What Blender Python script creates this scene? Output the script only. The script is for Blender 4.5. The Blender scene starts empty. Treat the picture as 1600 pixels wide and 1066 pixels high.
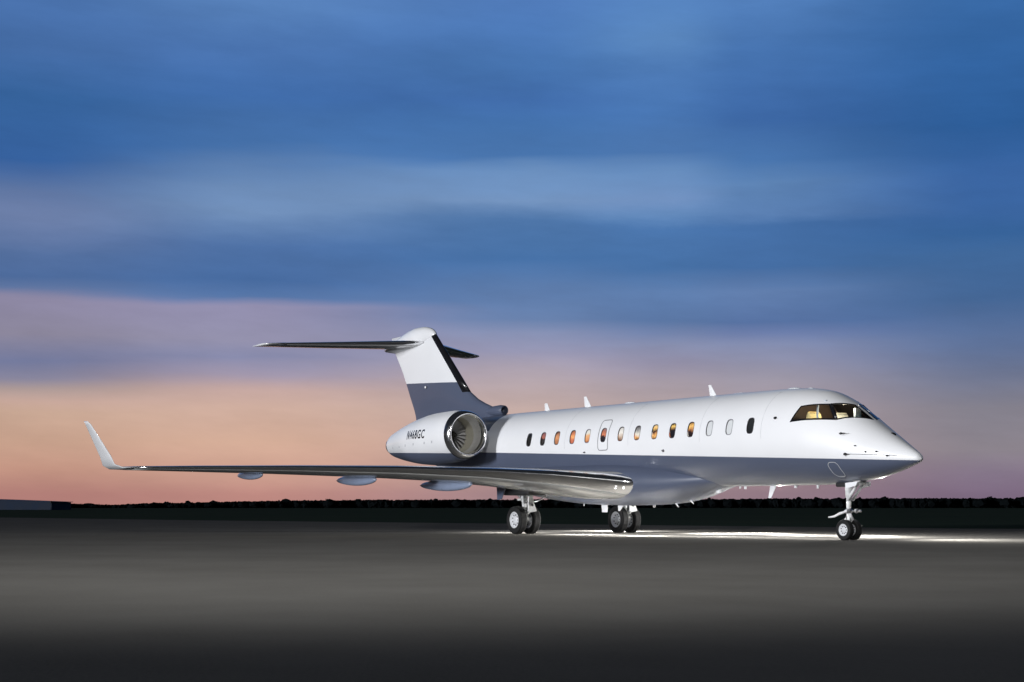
import bpy, bmesh, math, random
from mathutils import Vector, Matrix
random.seed(4)
R = math.radians
scene = bpy.context.scene
COL = scene.collection

# ------------------------------------------------------------------ camera
FOC, CAM, YAW, PIT = 2484.87, Vector((28.2645, -30.2901, 0.8882)), 2.5732, 0.1036
FW = Vector((math.cos(YAW)*math.cos(PIT), math.sin(YAW)*math.cos(PIT), math.sin(PIT)))
RT = Vector((math.sin(YAW), -math.cos(YAW), 0)); UP = RT.cross(FW)
cd = bpy.data.cameras.new('camera'); cam = bpy.data.objects.new('camera', cd); COL.objects.link(cam)
cd.sensor_width = 36; cd.lens = FOC/1600*36; cd.clip_start = .1; cd.clip_end = 20000
cam.matrix_world = Matrix(((RT.x, UP.x, -FW.x, CAM.x), (RT.y, UP.y, -FW.y, CAM.y), (RT.z, UP.z, -FW.z, CAM.z), (0, 0, 0, 1)))
scene.camera = cam
scene.view_settings.view_transform = 'Standard'; scene.view_settings.look = 'None'
scene.view_settings.exposure = 0; scene.view_settings.gamma = 1
scene.cycles.max_bounces = 8; scene.cycles.use_denoising = True

def lin(h, k=1.0):
    h = h.lstrip('#'); o = []
    for i in (0, 2, 4):
        c = int(h[i:i+2], 16)/255
        o.append(k*(c/12.92 if c <= .04045 else ((c+.055)/1.055)**2.4))
    return (*o, 1)

# ------------------------------------------------------------------ dusk sky (world direction: azimuth / elevation)
world = bpy.data.worlds.new('World'); scene.world = world; world.use_nodes = True
nt = world.node_tree; nt.nodes.clear()
def N(tree, typ, **kw):
    n = tree.nodes.new(typ)
    for k, v in kw.items():
        if k.startswith('_'): setattr(n, k[1:], v)
        else:
            n.inputs[int(k[1:]) if k[0] == 'i' and k[1:].isdigit() else k].default_value = v
    return n
def M_(tree, op, a, b=None, c=None, clamp=False):
    n = tree.nodes.new('ShaderNodeMath'); n.operation = op; n.use_clamp = clamp
    for i, x in enumerate((a, b, c)):
        if x is None: continue
        if isinstance(x, (int, float)): n.inputs[i].default_value = x
        else: tree.links.new(x, n.inputs[i])
    return n.outputs[0]
L = nt.links.new
tc = N(nt, 'ShaderNodeTexCoord'); sp = N(nt, 'ShaderNodeSeparateXYZ'); L(tc.outputs['Generated'], sp.inputs[0])
x, y, z = sp.outputs
fx, fy = math.cos(YAW), math.sin(YAW)
fwd = M_(nt, 'ADD', M_(nt, 'MULTIPLY', x, fx), M_(nt, 'MULTIPLY', y, fy))
rgt = M_(nt, 'ADD', M_(nt, 'MULTIPLY', x, fy), M_(nt, 'MULTIPLY', y, -fx))
az = M_(nt, 'MULTIPLY', M_(nt, 'ARCTAN2', rgt, fwd), 180/math.pi)         # degrees, to the right of the sunset-side axis
el = M_(nt, 'MULTIPLY', M_(nt, 'ARCSINE', z), 180/math.pi)
cmb = N(nt, 'ShaderNodeCombineXYZ'); L(M_(nt, 'MULTIPLY', az, .045), cmb.inputs[0]); L(M_(nt, 'MULTIPLY', el, .42), cmb.inputs[1])
n1 = N(nt, 'ShaderNodeTexNoise', Scale=1.0, Detail=3.5, Roughness=.5); L(cmb.outputs[0], n1.inputs['Vector'])
cmb2 = N(nt, 'ShaderNodeCombineXYZ'); L(M_(nt, 'MULTIPLY', az, .13), cmb2.inputs[0]); L(M_(nt, 'ADD', M_(nt, 'MULTIPLY', el, .55), M_(nt, 'MULTIPLY', az, .03)), cmb2.inputs[1])
n2 = N(nt, 'ShaderNodeTexNoise', Scale=1.0, Detail=6, Roughness=.6); L(cmb2.outputs[0], n2.inputs['Vector'])
warp = M_(nt, 'MULTIPLY', M_(nt, 'SUBTRACT', n1.outputs[0], .5), M_(nt, 'MULTIPLY', M_(nt, 'MINIMUM', el, 12.), .16))
elw = M_(nt, 'ADD', M_(nt, 'ADD', el, warp), M_(nt, 'MULTIPLY', M_(nt, 'SUBTRACT', n2.outputs[0], .5), M_(nt, 'MULTIPLY', M_(nt, 'MINIMUM', el, 10.), .07)))
t = M_(nt, 'DIVIDE', elw, 20., clamp=True)
cols = {
 30: [(0,'416fae'),(75,'3d6cab'),(150,'2c62a0'),(240,'2b5e9f'),(300,'5472a5'),(335,'6a7fac'),(400,'4f6ea1'),(435,'486a9f'),(452,'5a74a4'),(466,'8d87a6'),(520,'8d87a0'),(565,'7078a0'),(590,'85829c'),(608,'a99491'),(628,'c8a496'),(645,'cda790'),(690,'cca087'),(730,'c4907b'),(772,'b57a72')],
 380: [(0,'5080be'),(60,'4272b3'),(150,'376bae'),(230,'3d70ae'),(290,'688bba'),(330,'6c8ebc'),(380,'4a72ab'),(440,'426ca6'),(467,'4f74aa'),(480,'918db0'),(530,'928fae'),(560,'8487ac'),(585,'a094ac'),(610,'c8a69f'),(640,'d7b09e'),(690,'d9ac93'),(740,'cf9c88'),(772,'c2867c')],
 830: [(0,'487abe'),(100,'3e73b4'),(150,'386bae'),(200,'3a6fae'),(248,'4073b0'),(268,'668fc2'),(310,'7094c3'),(350,'4a78b0'),(400,'3f70aa'),(450,'587cb0'),(500,'6380b0'),(520,'8490b8'),(550,'9796b6'),(590,'b6a5ae'),(640,'c6aaa2'),(700,'c8a298'),(740,'bd968e'),(772,'a88488')],
 1050: [(0,'5085c6'),(60,'5387c4'),(110,'4478b9'),(180,'3f74b6'),(245,'4475b2'),(268,'628dc2'),(310,'6e92c5'),(342,'5c87bc'),(356,'4273ae'),(420,'3f70aa'),(455,'5a7eb2'),(500,'5678ac'),(520,'7084b2'),(540,'868fb4'),(570,'9490ac'),(600,'a99ca8'),(640,'b5a09e'),(700,'b09894'),(740,'ab8e8c'),(772,'9e8086')],
 1180: [(0,'4a7ebf'),(80,'3c70b1'),(180,'3467aa'),(250,'4073b0'),(290,'5a86bc'),(340,'5680b7'),(356,'3d6da8'),(420,'3d6ca6'),(455,'5c7db0'),(500,'5070a6'),(518,'667bae'),(540,'808bb2'),(570,'8f8ea8'),(600,'a098a8'),(640,'a8979e'),(700,'a58f92'),(740,'a0868a'),(772,'947884')],
 1560: [(0,'2d67a8'),(80,'2763a5'),(180,'205b9b'),(230,'285fa0'),(280,'3164a6'),(330,'3163a2'),(370,'2d619c'),(400,'38669c'),(470,'3c6497'),(500,'4b6c9e'),(540,'5b74a2'),(590,'6d7694'),(640,'868290'),(700,'89808a'),(740,'85748a'),(772,'7e6882')]}
prev = None; pa = None
for u in sorted(cols):
    cr = nt.nodes.new('ShaderNodeValToRGB'); L(t, cr.inputs[0]); e = cr.color_ramp; e.interpolation = 'B_SPLINE' if False else 'LINEAR'
    pts = []
    for v, h in cols[u]:
        d = FW + RT*((u-800)/FOC) - UP*((v-533)/FOC); d.normalize()
        q = lin(h); g = (q[0]+q[1]+q[2])/3; k_ = .09+.05*min(1, max(0, (v-440)/80))
        pts.append((math.degrees(math.asin(d.z))/20, tuple(c_+(g-c_)*k_ for c_ in q[:3])+(1,)))
    pts.sort()
    aa = math.degrees(math.atan2(d.dot(Vector((fy, -fx, 0))), d.dot(Vector((fx, fy, 0)))))
    while len(e.elements) < len(pts): e.elements.new(.5)
    for i, (p_, c_) in enumerate(pts): e.elements[i].position = p_
    for i, (p_, c_) in enumerate(pts): e.elements[i].color = c_
    if prev is None: prev = cr.outputs[0]
    else:
        mr = N(nt, 'ShaderNodeMapRange', _interpolation_type='SMOOTHSTEP'); L(az, mr.inputs[0]); mr.inputs[1].default_value = pa; mr.inputs[2].default_value = aa
        mx = N(nt, 'ShaderNodeMix', _data_type='RGBA'); L(mr.outputs[0], mx.inputs[0]); L(prev, mx.inputs[6]); L(cr.outputs[0], mx.inputs[7]); prev = mx.outputs[2]
    pa = aa
# soft cloud brightness variation
br = N(nt, 'ShaderNodeMapRange'); L(n2.outputs[0], br.inputs[0]); br.inputs[1].default_value = .3; br.inputs[2].default_value = .7; br.inputs[3].default_value = .91; br.inputs[4].default_value = 1.09
sc_ = N(nt, 'ShaderNodeVectorMath', _operation='SCALE'); L(prev, sc_.inputs[0]); L(br.outputs[0], sc_.inputs[3])
# away from the sunset the sky sinks into night; overhead it is darkened to near-black to weaken blue fill
away = N(nt, 'ShaderNodeMapRange', _interpolation_type='SMOOTHSTEP'); L(M_(nt, 'ABSOLUTE', az), away.inputs[0]); away.inputs[1].default_value = 24; away.inputs[2].default_value = 95
dk = nt.nodes.new('ShaderNodeValToRGB'); L(M_(nt, 'DIVIDE', el, 90., clamp=True), dk.inputs[0])
dk.color_ramp.elements[0].color = (.003, .004, .007, 1); dk.color_ramp.elements[1].color = (.018, .022, .034, 1)
m_ = dk.color_ramp.elements.new(.35); m_.color = (.010, .013, .022, 1)
m_ = dk.color_ramp.elements.new(.10); m_.color = (.005, .007, .013, 1)
mx = N(nt, 'ShaderNodeMix', _data_type='RGBA'); L(away.outputs[0], mx.inputs[0]); L(sc_.outputs[0], mx.inputs[6]); L(dk.outputs[0], mx.inputs[7])
hi = N(nt, 'ShaderNodeMapRange', _interpolation_type='SMOOTHSTEP'); L(el, hi.inputs[0]); hi.inputs[1].default_value = 19.5; hi.inputs[2].default_value = 36
mx2 = N(nt, 'ShaderNodeMix', _data_type='RGBA'); L(hi.outputs[0], mx2.inputs[0]); L(mx.outputs[2], mx2.inputs[6]); mx2.inputs[7].default_value = (.013, .015, .019, 1)
bg = N(nt, 'ShaderNodeBackground', Strength=1.0); L(mx2.outputs[2], bg.inputs[0])
wo = N(nt, 'ShaderNodeOutputWorld'); L(bg.outputs[0], wo.inputs[0])

# ------------------------------------------------------------------ lights
def light(name, typ, loc, energy, color=(1, 1, 1), aim=None, **kw):
    ld = bpy.data.lights.new(name, typ); ld.energy = energy; ld.color = color
    for k, v in kw.items(): setattr(ld, k, v)
    o = bpy.data.objects.new(name, ld); COL.objects.link(o); o.location = loc
    if aim is not None:
        o.rotation_euler = (Vector(aim)-Vector(loc)).to_track_quat('-Z', 'Y').to_euler()
    return o
KEY_DIR = Vector((.02, -1, .07))
light('key_light', 'SUN', (0, 0, 30), 2.9, (.97, .98, 1.), (-KEY_DIR*1 + Vector((0, 0, 30))), angle=R(9))  # stands in for artificial light from the camera side
# unseen tall floodlight added behind the photographer: lights the aeroplane and lays the wide pool on the apron
FL = CAM + Vector((-FW.x, -FW.y, 0))*1.0 - RT*4 + Vector((0, 0, 19))
light('added_floodlight', 'SPOT', FL, 29000, (.99, .985, .97), (CAM.x+FW.x*38, CAM.y+FW.y*38, 0), spot_size=R(70), spot_blend=1., shadow_soft_size=1.2)
# unseen lamps added low behind and under the aeroplane: the bright streak round the wheels
for lx, ly, lz, e, ax, ay in ((-17.6, 3.4, 1.1, 1100, -18, 4.2), (-12.6, 3.2, 1.1, 1600, -12, 4), (-8.5, 3.2, 1.2, 1300, -8, 4), (-5.5, 3.0, 1.4, 1100, -4.5, 4), (-1.8, 2.4, 1.7, 1000, 0, 3)):
    light('streak_lamp', 'SPOT', (lx, ly, lz), e, (1, .98, .95), (ax, ay, 0), spot_size=R(160), spot_blend=1.0, shadow_soft_size=.02)
for lx, ly, lz, e, ax, ay in ((-19.5, 5.5, .9, 3200, -17, -3), (-12.5, 6.5, .95, 6000, -9, -4), (-7.5, 6.5, .95, 2800, -5, -2)):
    light('streak_lamp', 'SPOT', (lx, ly, lz), e, (1, .98, .95), (ax, ay, 0), spot_size=R(120), spot_blend=1.0, shadow_soft_size=.02)
# unseen downward lamps added under the belly to widen the ground pool
for lx, ly, lz, e in ((-17.6, -.9, 1.15, 450), (-13.2, -1.0, .88, 650), (-10.4, -.9, .90, 600), (-8.2, .2, 1.2, 300), (-6.0, .5, 1.38, 200), (-3.9, .5, 1.38, 160)):
    light('belly_fill', 'SPOT', (lx, ly, lz), e, (1, .98, .95), (lx+.01, ly, 0), spot_size=R(165), spot_blend=1.0, shadow_soft_size=.01)

# ------------------------------------------------------------------ materials
def mat(name, col, rough=.5, metal=0., var=.06, scale=3., coat=0., spec=.5, rvar=.1):
    m = bpy.data.materials.new(name); m.use_nodes = True; t_ = m.node_tree; b = t_.nodes['Principled BSDF']
    b.inputs['Roughness'].default_value = rough; b.inputs['Metallic'].default_value = metal
    b.inputs['Coat Weight'].default_value = coat; b.inputs['Coat Roughness'].default_value = .06
    b.inputs['Specular IOR Level'].default_value = spec
    tcn = N(t_, 'ShaderNodeTexCoord'); nz = N(t_, 'ShaderNodeTexNoise', Scale=scale, Detail=5)
    t_.links.new(tcn.outputs['Object'], nz.inputs['Vector'])
    mr = N(t_, 'ShaderNodeMapRange'); t_.links.new(nz.outputs[0], mr.inputs[0])
    mr.inputs[1].default_value = .3; mr.inputs[2].default_value = .7; mr.inputs[3].default_value = 1-var; mr.inputs[4].default_value = 1+var
    s = N(t_, 'ShaderNodeVectorMath', _operation='SCALE'); s.inputs[0].default_value = col[:3]
    t_.links.new(mr.outputs[0], s.inputs[3]); t_.links.new(s.outputs[0], b.inputs['Base Color'])
    r2 = N(t_, 'ShaderNodeMapRange'); t_.links.new(nz.outputs[0], r2.inputs[0])
    r2.inputs[1].default_value = .3; r2.inputs[2].default_value = .7; r2.inputs[3].default_value = rough*(1-rvar); r2.inputs[4].default_value = min(1, rough*(1+rvar))
    t_.links.new(r2.outputs[0], b.inputs['Roughness'])
    m['c'] = 1
    return m
WHITE = (.83, .84, .87); GREY = (.084, .102, .158)
m_white = mat('white_paint', WHITE, .24, var=.02, scale=1.5, coat=.3)
m_grey = mat('grey_paint', GREY, .42, var=.04, scale=1.2, coat=.12)
m_chrome = mat('polished_metal', (.88, .88, .89), .16, 1., var=.02, scale=6)
m_satin = mat('satin_metal', (.62, .62, .64), .3, 1., var=.08, scale=9)
m_stator = mat('stator_grey', (.34, .34, .36), .5)
m_dark = mat('dark_recess', (.012, .012, .014), .6)
m_black = mat('black_paint', (.008, .008, .01), .25, coat=.4)
m_rubber = mat('tyre_rubber', (.004, .004, .0045), .8, var=.2, scale=25)
m_rim = mat('rim_paint', (.62, .63, .66), .35, var=.05, scale=12)
m_gear = mat('gear_white', (.74, .75, .76), .35, var=.06, scale=14)
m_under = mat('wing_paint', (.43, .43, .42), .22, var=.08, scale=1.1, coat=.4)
m_fairing = mat('fairing_sky_tint', (.27, .33, .47), .3, var=.05, coat=.4)  # blue of the sky's reflection put into the base colour
m_duct = mat('duct_metal', (.86, .85, .82), .3, .2, var=.07, scale=10)
m_acoustic = mat('acoustic_liner', (.72, .69, .58), .45, .0, var=.10, scale=30)
m_blade = mat('fan_blade', (.62, .62, .64), .4, .2, var=.05)
m_line = mat('panel_gap', (.20, .20, .22), .6)
m_joint = mat('skin_joint_line', (.64, .65, .68), .5)
m_faint = mat('faint_panel_gap', (.50, .51, .54), .6)

def paint(name, zs, slope, crown=None):
    """white over grey with the boundary z = zs + slope * x"""
    m = bpy.data.materials.new(name); m.use_nodes = True; t_ = m.node_tree; b = t_.nodes['Principled BSDF']
    tcn = N(t_, 'ShaderNodeTexCoord'); s = N(t_, 'ShaderNodeSeparateXYZ'); t_.links.new(tcn.outputs['Object'], s.inputs[0])
    d = M_(t_, 'SUBTRACT', s.outputs[2], M_(t_, 'MULTIPLY_ADD', s.outputs[0], slope, zs))
    f = M_(t_, 'MULTIPLY_ADD', d, 120, .5, clamp=True)
    if crown:
        g = M_(t_, 'MULTIPLY', M_(t_, 'LESS_THAN', s.outputs[0], crown[0]), M_(t_, 'GREATER_THAN', s.outputs[2], crown[1]))
        f = M_(t_, 'MULTIPLY', f, M_(t_, 'SUBTRACT', 1., g))
    nz = N(t_, 'ShaderNodeTexNoise', Scale=.9, Detail=5); t_.links.new(tcn.outputs['Object'], nz.inputs['Vector'])
    mr = N(t_, 'ShaderNodeMapRange'); t_.links.new(nz.outputs[0], mr.inputs[0]); mr.inputs[3].default_value = .96; mr.inputs[4].default_value = 1.04
    mx = N(t_, 'ShaderNodeMix', _data_type='RGBA'); t_.links.new(f, mx.inputs[0]); mx.inputs[6].default_value = (*GREY, 1); mx.inputs[7].default_value = (*WHITE, 1)
    sc = N(t_, 'ShaderNodeVectorMath', _operation='SCALE'); t_.links.new(mx.outputs[2], sc.inputs[0]); t_.links.new(mr.outputs[0], sc.inputs[3])
    geo = N(t_, 'ShaderNodeNewGeometry')
    bf = N(t_, 'ShaderNodeMix', _data_type='RGBA'); t_.links.new(geo.outputs['Backfacing'], bf.inputs[0]); t_.links.new(sc.outputs[0], bf.inputs[6]); bf.inputs[7].default_value = (.05, .04, .035, 1)
    t_.links.new(bf.outputs[2], b.inputs['Base Color'])
    b.inputs['Roughness'].default_value = .36; b.inputs['Coat Weight'].default_value = .18; b.inputs['Coat Roughness'].default_value = .08
    bp = N(t_, 'ShaderNodeBump', Strength=.02, Distance=.02); n3 = N(t_, 'ShaderNodeTexNoise', Scale=1.6, Detail=2); t_.links.new(tcn.outputs['Object'], n3.inputs['Vector'])
    t_.links.new(n3.outputs[0], bp.inputs['Height']); t_.links.new(bp.outputs[0], b.inputs['Normal'])
    return m
m_fus = paint('fuselage_paint', 2.04, -.0375, (-18.9, 3.5))
m_nac = paint('nacelle_paint', 2.10, -.0315)
m_fin = paint('fin_paint', 4.365, -.05)

def emit(name, col, k):
    m = bpy.data.materials.new(name); m.use_nodes = True; b = m.node_tree.nodes['Principled BSDF']
    b.inputs['Base Color'].default_value = (.02, .02, .02, 1); b.inputs['Emission Color'].default_value = (*col[:3], 1); b.inputs['Emission Strength'].default_value = k
    return m
m_lamp = emit('lit_lamp', (1, .98, .94), 1.6)

def glass():
    m = bpy.data.materials.new('windscreen_glass'); m.use_nodes = True; t_ = m.node_tree; t_.nodes.clear()
    tr = N(t_, 'ShaderNodeBsdfTransparent'); tr.inputs[0].default_value = (.82, .86, .88, 1)
    gl = N(t_, 'ShaderNodeBsdfGlossy', Roughness=.04)
    fr = N(t_, 'ShaderNodeFresnel', IOR=1.5); mx = N(t_, 'ShaderNodeMixShader'); o = N(t_, 'ShaderNodeOutputMaterial')
    t_.links.new(fr.outputs[0], mx.inputs[0]); t_.links.new(tr.outputs[0], mx.inputs[1]); t_.links.new(gl.outputs[0], mx.inputs[2]); t_.links.new(mx.outputs[0], o.inputs[0])
    return m
m_glass = glass()

# ------------------------------------------------------------------ mesh helpers
def link(name, me, mats, parent=None, smooth=True, **props):
    o = bpy.data.objects.new(name, me); COL.objects.link(o)
    for mm in (mats if isinstance(mats, (list, tuple)) else [mats]): me.materials.append(mm)
    if smooth:
        for p in me.polygons: p.use_smooth = True
    if parent: o.parent = parent
    for k, v in props.items(): o[k] = v
    return o
def mk(name, V, F, m, parent=None, smooth=True, fix=True, **props):
    me = bpy.data.meshes.new(name); me.from_pydata([tuple(v) for v in V], [], F)
    if fix:
        bm = bmesh.new(); bm.from_mesh(me); bmesh.ops.remove_doubles(bm, verts=bm.verts, dist=1e-5)
        bmesh.ops.recalc_face_normals(bm, faces=bm.faces); bm.to_mesh(me); bm.free()
    me.update()
    return link(name, me, m, parent, smooth, **props)
def mkbm(name, bm, m, parent=None, smooth=False, **props):
    bmesh.ops.recalc_face_normals(bm, faces=bm.faces)
    me = bpy.data.meshes.new(name); bm.to_mesh(me); bm.free()
    return link(name, me, m, parent, smooth, **props)
def rings(RS, closed=True, cap=True):
    V = []; F = []; n = len(RS[0])
    for r in RS: V += r
    for i in range(len(RS)-1):
        for j in range(n if closed else n-1):
            a = i*n+j; b = i*n+(j+1) % n; F.append((a, b, b+n, a+n))
    if cap and closed: F.append(tuple(range(n-1, -1, -1))); F.append(tuple(range((len(RS)-1)*n, len(RS)*n)))
    return V, F
def frame(d):
    d = Vector(d).normalized(); a = Vector((0, 0, 1)) if abs(d.z) < .9 else Vector((1, 0, 0))
    u = d.cross(a).normalized(); return u, d.cross(u).normalized()
def tube(bm, pts, rad, n=12, cap=True):
    pts = [Vector(p) for p in pts]; rad = rad if isinstance(rad, (list, tuple)) else [rad]*len(pts); rs = []
    for i, p in enumerate(pts):
        d = (pts[min(i+1, len(pts)-1)]-pts[max(i-1, 0)]); u, w = frame(d)
        rs.append([bm.verts.new(p+(u*math.cos(2*math.pi*k/n)+w*math.sin(2*math.pi*k/n))*rad[i]) for k in range(n)])
    for a, b in zip(rs, rs[1:]):
        for k in range(n): f = bm.faces.new((a[k], a[(k+1) % n], b[(k+1) % n], b[k])); f.smooth = True
    if cap: bm.faces.new(rs[0][::-1]); bm.faces.new(rs[-1])
def lathe(bm, prof, c, ax='y', n=48, closed=False):
    """prof: (along, radius)"""
    rs = []
    for a, r in prof:
        ring = []
        for k in range(n):
            q = 2*math.pi*k/n; p, s = r*math.cos(q), r*math.sin(q)
            v = {'y': (p, a, s), 'x': (a, p, s), 'z': (p, s, a)}[ax]
            ring.append(bm.verts.new((c[0]+v[0], c[1]+v[1], c[2]+v[2])))
        rs.append(ring)
    for a, b in zip(rs, rs[1:]):
        for k in range(n): f = bm.faces.new((a[k], a[(k+1) % n], b[(k+1) % n], b[k])); f.smooth = True
    if closed: bm.faces.new(rs[0][::-1]); bm.faces.new(rs[-1])
def prism(bm, poly, off):
    """poly: 3-D points, off: extrusion vector"""
    off = Vector(off); a = [bm.verts.new(Vector(p)-off/2) for p in poly]; b = [bm.verts.new(Vector(p)+off/2) for p in poly]; n = len(a)
    bm.faces.new(a[::-1]); bm.faces.new(b)
    for i in range(n): bm.faces.new((a[i], a[(i+1) % n], b[(i+1) % n], b[i]))
def box(bm, lo, hi, bev=0.):
    n0 = len(bm.verts)
    prism(bm, [(lo[0], lo[1], (lo[2]+hi[2])/2), (hi[0], lo[1], (lo[2]+hi[2])/2), (hi[0], hi[1], (lo[2]+hi[2])/2), (lo[0], hi[1], (lo[2]+hi[2])/2)], (0, 0, hi[2]-lo[2]))
    if bev:
        bm.verts.ensure_lookup_table(); vs = set(bm.verts[n0:])
        es = [e for e in bm.edges if e.verts[0] in vs]
        bmesh.ops.bevel(bm, geom=es, offset=bev, segments=3, affect='EDGES', profile=.5)

# ------------------------------------------------------------------ ground
def sheet(name, pts, z, m, **p):
    return mk(name, [(a, b, z) for a, b in pts], [tuple(range(len(pts)))], m, None, False, False, **p)
def ground_mat(name, c1, c2, rough, sc_big, sc_small, bump, spec=.3):
    m = bpy.data.materials.new(name); m.use_nodes = True; t_ = m.node_tree; b = t_.nodes['Principled BSDF']
    tcn = N(t_, 'ShaderNodeTexCoord')
    a = N(t_, 'ShaderNodeTexNoise', Scale=sc_big, Detail=6, Roughness=.6); s = N(t_, 'ShaderNodeTexNoise', Scale=sc_small, Detail=3)
    for q in (a, s): t_.links.new(tcn.outputs['Object'], q.inputs['Vector'])
    f = M_(t_, 'ADD', M_(t_, 'MULTIPLY', a.outputs[0], .7), M_(t_, 'MULTIPLY', s.outputs[0], .3))
    mr = N(t_, 'ShaderNodeMapRange'); t_.links.new(f, mr.inputs[0]); mr.inputs[1].default_value = .3; mr.inputs[2].default_value = .7
    mx = N(t_, 'ShaderNodeMix', _data_type='RGBA'); t_.links.new(mr.outputs[0], mx.inputs[0]); mx.inputs[6].default_value = (*c1, 1); mx.inputs[7].default_value = (*c2, 1)
    t_.links.new(mx.outputs[2], b.inputs['Base Color']); b.inputs['Roughness'].default_value = rough; b.inputs['Specular IOR Level'].default_value = spec
    bp = N(t_, 'ShaderNodeBump', Strength=bump, Distance=.01); t_.links.new(s.outputs[0], bp.inputs['Height']); t_.links.new(bp.outputs[0], b.inputs['Normal'])
    return m
m_grass = ground_mat('dark_grass', (.046, .070, .056), (.068, .086, .066), 1., .05, 3., .5, .0)
m_apron = ground_mat('apron_asphalt', (.152, .146, .134), (.204, .197, .182), .95, .35, 28., .1, .0)
sheet('ground', [(-9000, -9000), (9000, -9000), (9000, 9000), (-9000, 9000)], -.05, m_grass, kind='structure')
sheet('apron', [(120, 125), (-16.3, 19.5), (-69.5, 7.8), (-360, -25), (-360, -400), (400, -400), (400, 340)], 0., m_apron, kind='structure')

# ------------------------------------------------------------------ far wood
def cam_az(u, d):   # world point on the ground at view column u and distance d
    v = FW + RT*((u-800)/FOC); v.z = 0; v.normalize(); return Vector((CAM.x, CAM.y, 0)) + v*d
m_tree = mat('night_foliage', (.0045, .006, .007), 1., var=.2, scale=.2, spec=.0)
ib = bmesh.new(); bmesh.ops.create_icosphere(ib, subdivisions=2, radius=1.); IV = [v.co.copy() for v in ib.verts]; IF = [[v.index for v in f.verts] for f in ib.faces]; ib.free()
TV = []; TF = []
HT = [(-3300, 780), (-700, 781), (0, 786), (90, 786.5), (160, 789), (185, 789.5), (230, 787), (300, 786), (420, 783), (600, 781.5), (800, 781), (1000, 781), (1300, 779.5), (1600, 779.5), (2300, 779)]
def hv(u):
    for (a, p), (b, q) in zip(HT, HT[1:]):
        if a <= u <= b: return p+(q-p)*(u-a)/(b-a)
    return 780
rt = random.Random(11)
u = -3200.
while u < 5200:
    for row in range(3):
        d = 900 + 60*row + rt.uniform(-20, 20); top = CAM.z + (790.9-hv(u))/FOC*d*(1.0+rt.gauss(0, .035)) + (rt.random() < .04)*rt.uniform(.3, 1.2)
        c = cam_az(u+rt.uniform(-3, 3), d); r = rt.uniform(1.3, 3.4)
        n0 = len(TV)
        for v in IV: TV.append((c.x+v.x*r+rt.uniform(-.7, .7), c.y+v.y*r+rt.uniform(-.7, .7), top*.52+v.z*top*.5+rt.uniform(-.5, .45)))
        TF += [tuple(i+n0 for i in f) for f in IF]
        for q in range(7):   # leaf clumps that break the outline
            a_ = rt.uniform(0, 6.28); h_ = rt.uniform(.45, .98); pos = Vector((c.x+math.cos(a_)*r*.8, c.y+math.sin(a_)*r*.8, top*h_))
            s_ = rt.uniform(.5, 1.1)
            n0 = len(TV); TV += [pos+Vector((rt.uniform(-s_, s_), rt.uniform(-s_, s_), rt.uniform(-s_, s_)*.8)) for _ in range(3)]; TF.append((n0, n0+1, n0+2))
    u += rt.uniform(2.2, 4.6)*(1 if -300 < u < 1900 else 2.2)
mk('treeline', TV, TF, m_tree, None, False, False, kind='stuff', label='low dark wood along the horizon behind the airfield', category='trees')

# hangar and mast at the left end of the horizon
root_h = bpy.data.objects.new('hangar', None); COL.objects.link(root_h)
hc = cam_az(10, 430); root_h.location = hc
root_h['label'] = 'long low dark blue hangar with a shallow sloping roof left of the treeline'; root_h['category'] = 'building'
ax = Vector((RT.x, RT.y, 0)); ay = Vector((-RT.y, RT.x, 0)) * -1
ay = Vector((FW.x, FW.y, 0)).normalized()
m_hroof = mat('hangar_roof', (.016, .034, .085), .8, var=.1, scale=.3); m_hwall = mat('hangar_wall', (.014, .026, .055), .9, var=.2, scale=.4)
def HP(a, b, z_): return ax*a + ay*b + Vector((0, 0, z_))
bm = bmesh.new(); prism(bm, [HP(-26, 9, 0), HP(13, 9, 0), HP(13, 9, 1.95), HP(0, 9, 2.45), HP(-12, 9, 2.85), HP(-26, 9, 2.95)], ay*18)
mkbm('wall', bm, m_hwall, root_h)
bm = bmesh.new(); prism(bm, [HP(13.4, 9, 1.98), HP(0, 9, 2.50), HP(-12, 9, 2.90), HP(-26.3, 9, 3.0), HP(-26.3, 9, 3.12), HP(-12, 9, 3.03), HP(0, 9, 2.63), HP(13.4, 9, 2.12)], ay*19)
mkbm('roof', bm, m_hroof, root_h)
bm = bmesh.new(); pc = cam_az(87.5, 415); tube(bm, [(0, 0, 0), (0, 0, 1.75)], .09, 8); lathe(bm, [(1.7, .02), (1.78, .28), (1.98, .36), (2.18, .28), (2.26, .02)], (0, 0, 0), 'z', 12)
o = mkbm('mast', bm, m_dark, None, label='short dark mast with a round head right of the hangar', category='mast'); o.location = pc

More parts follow.
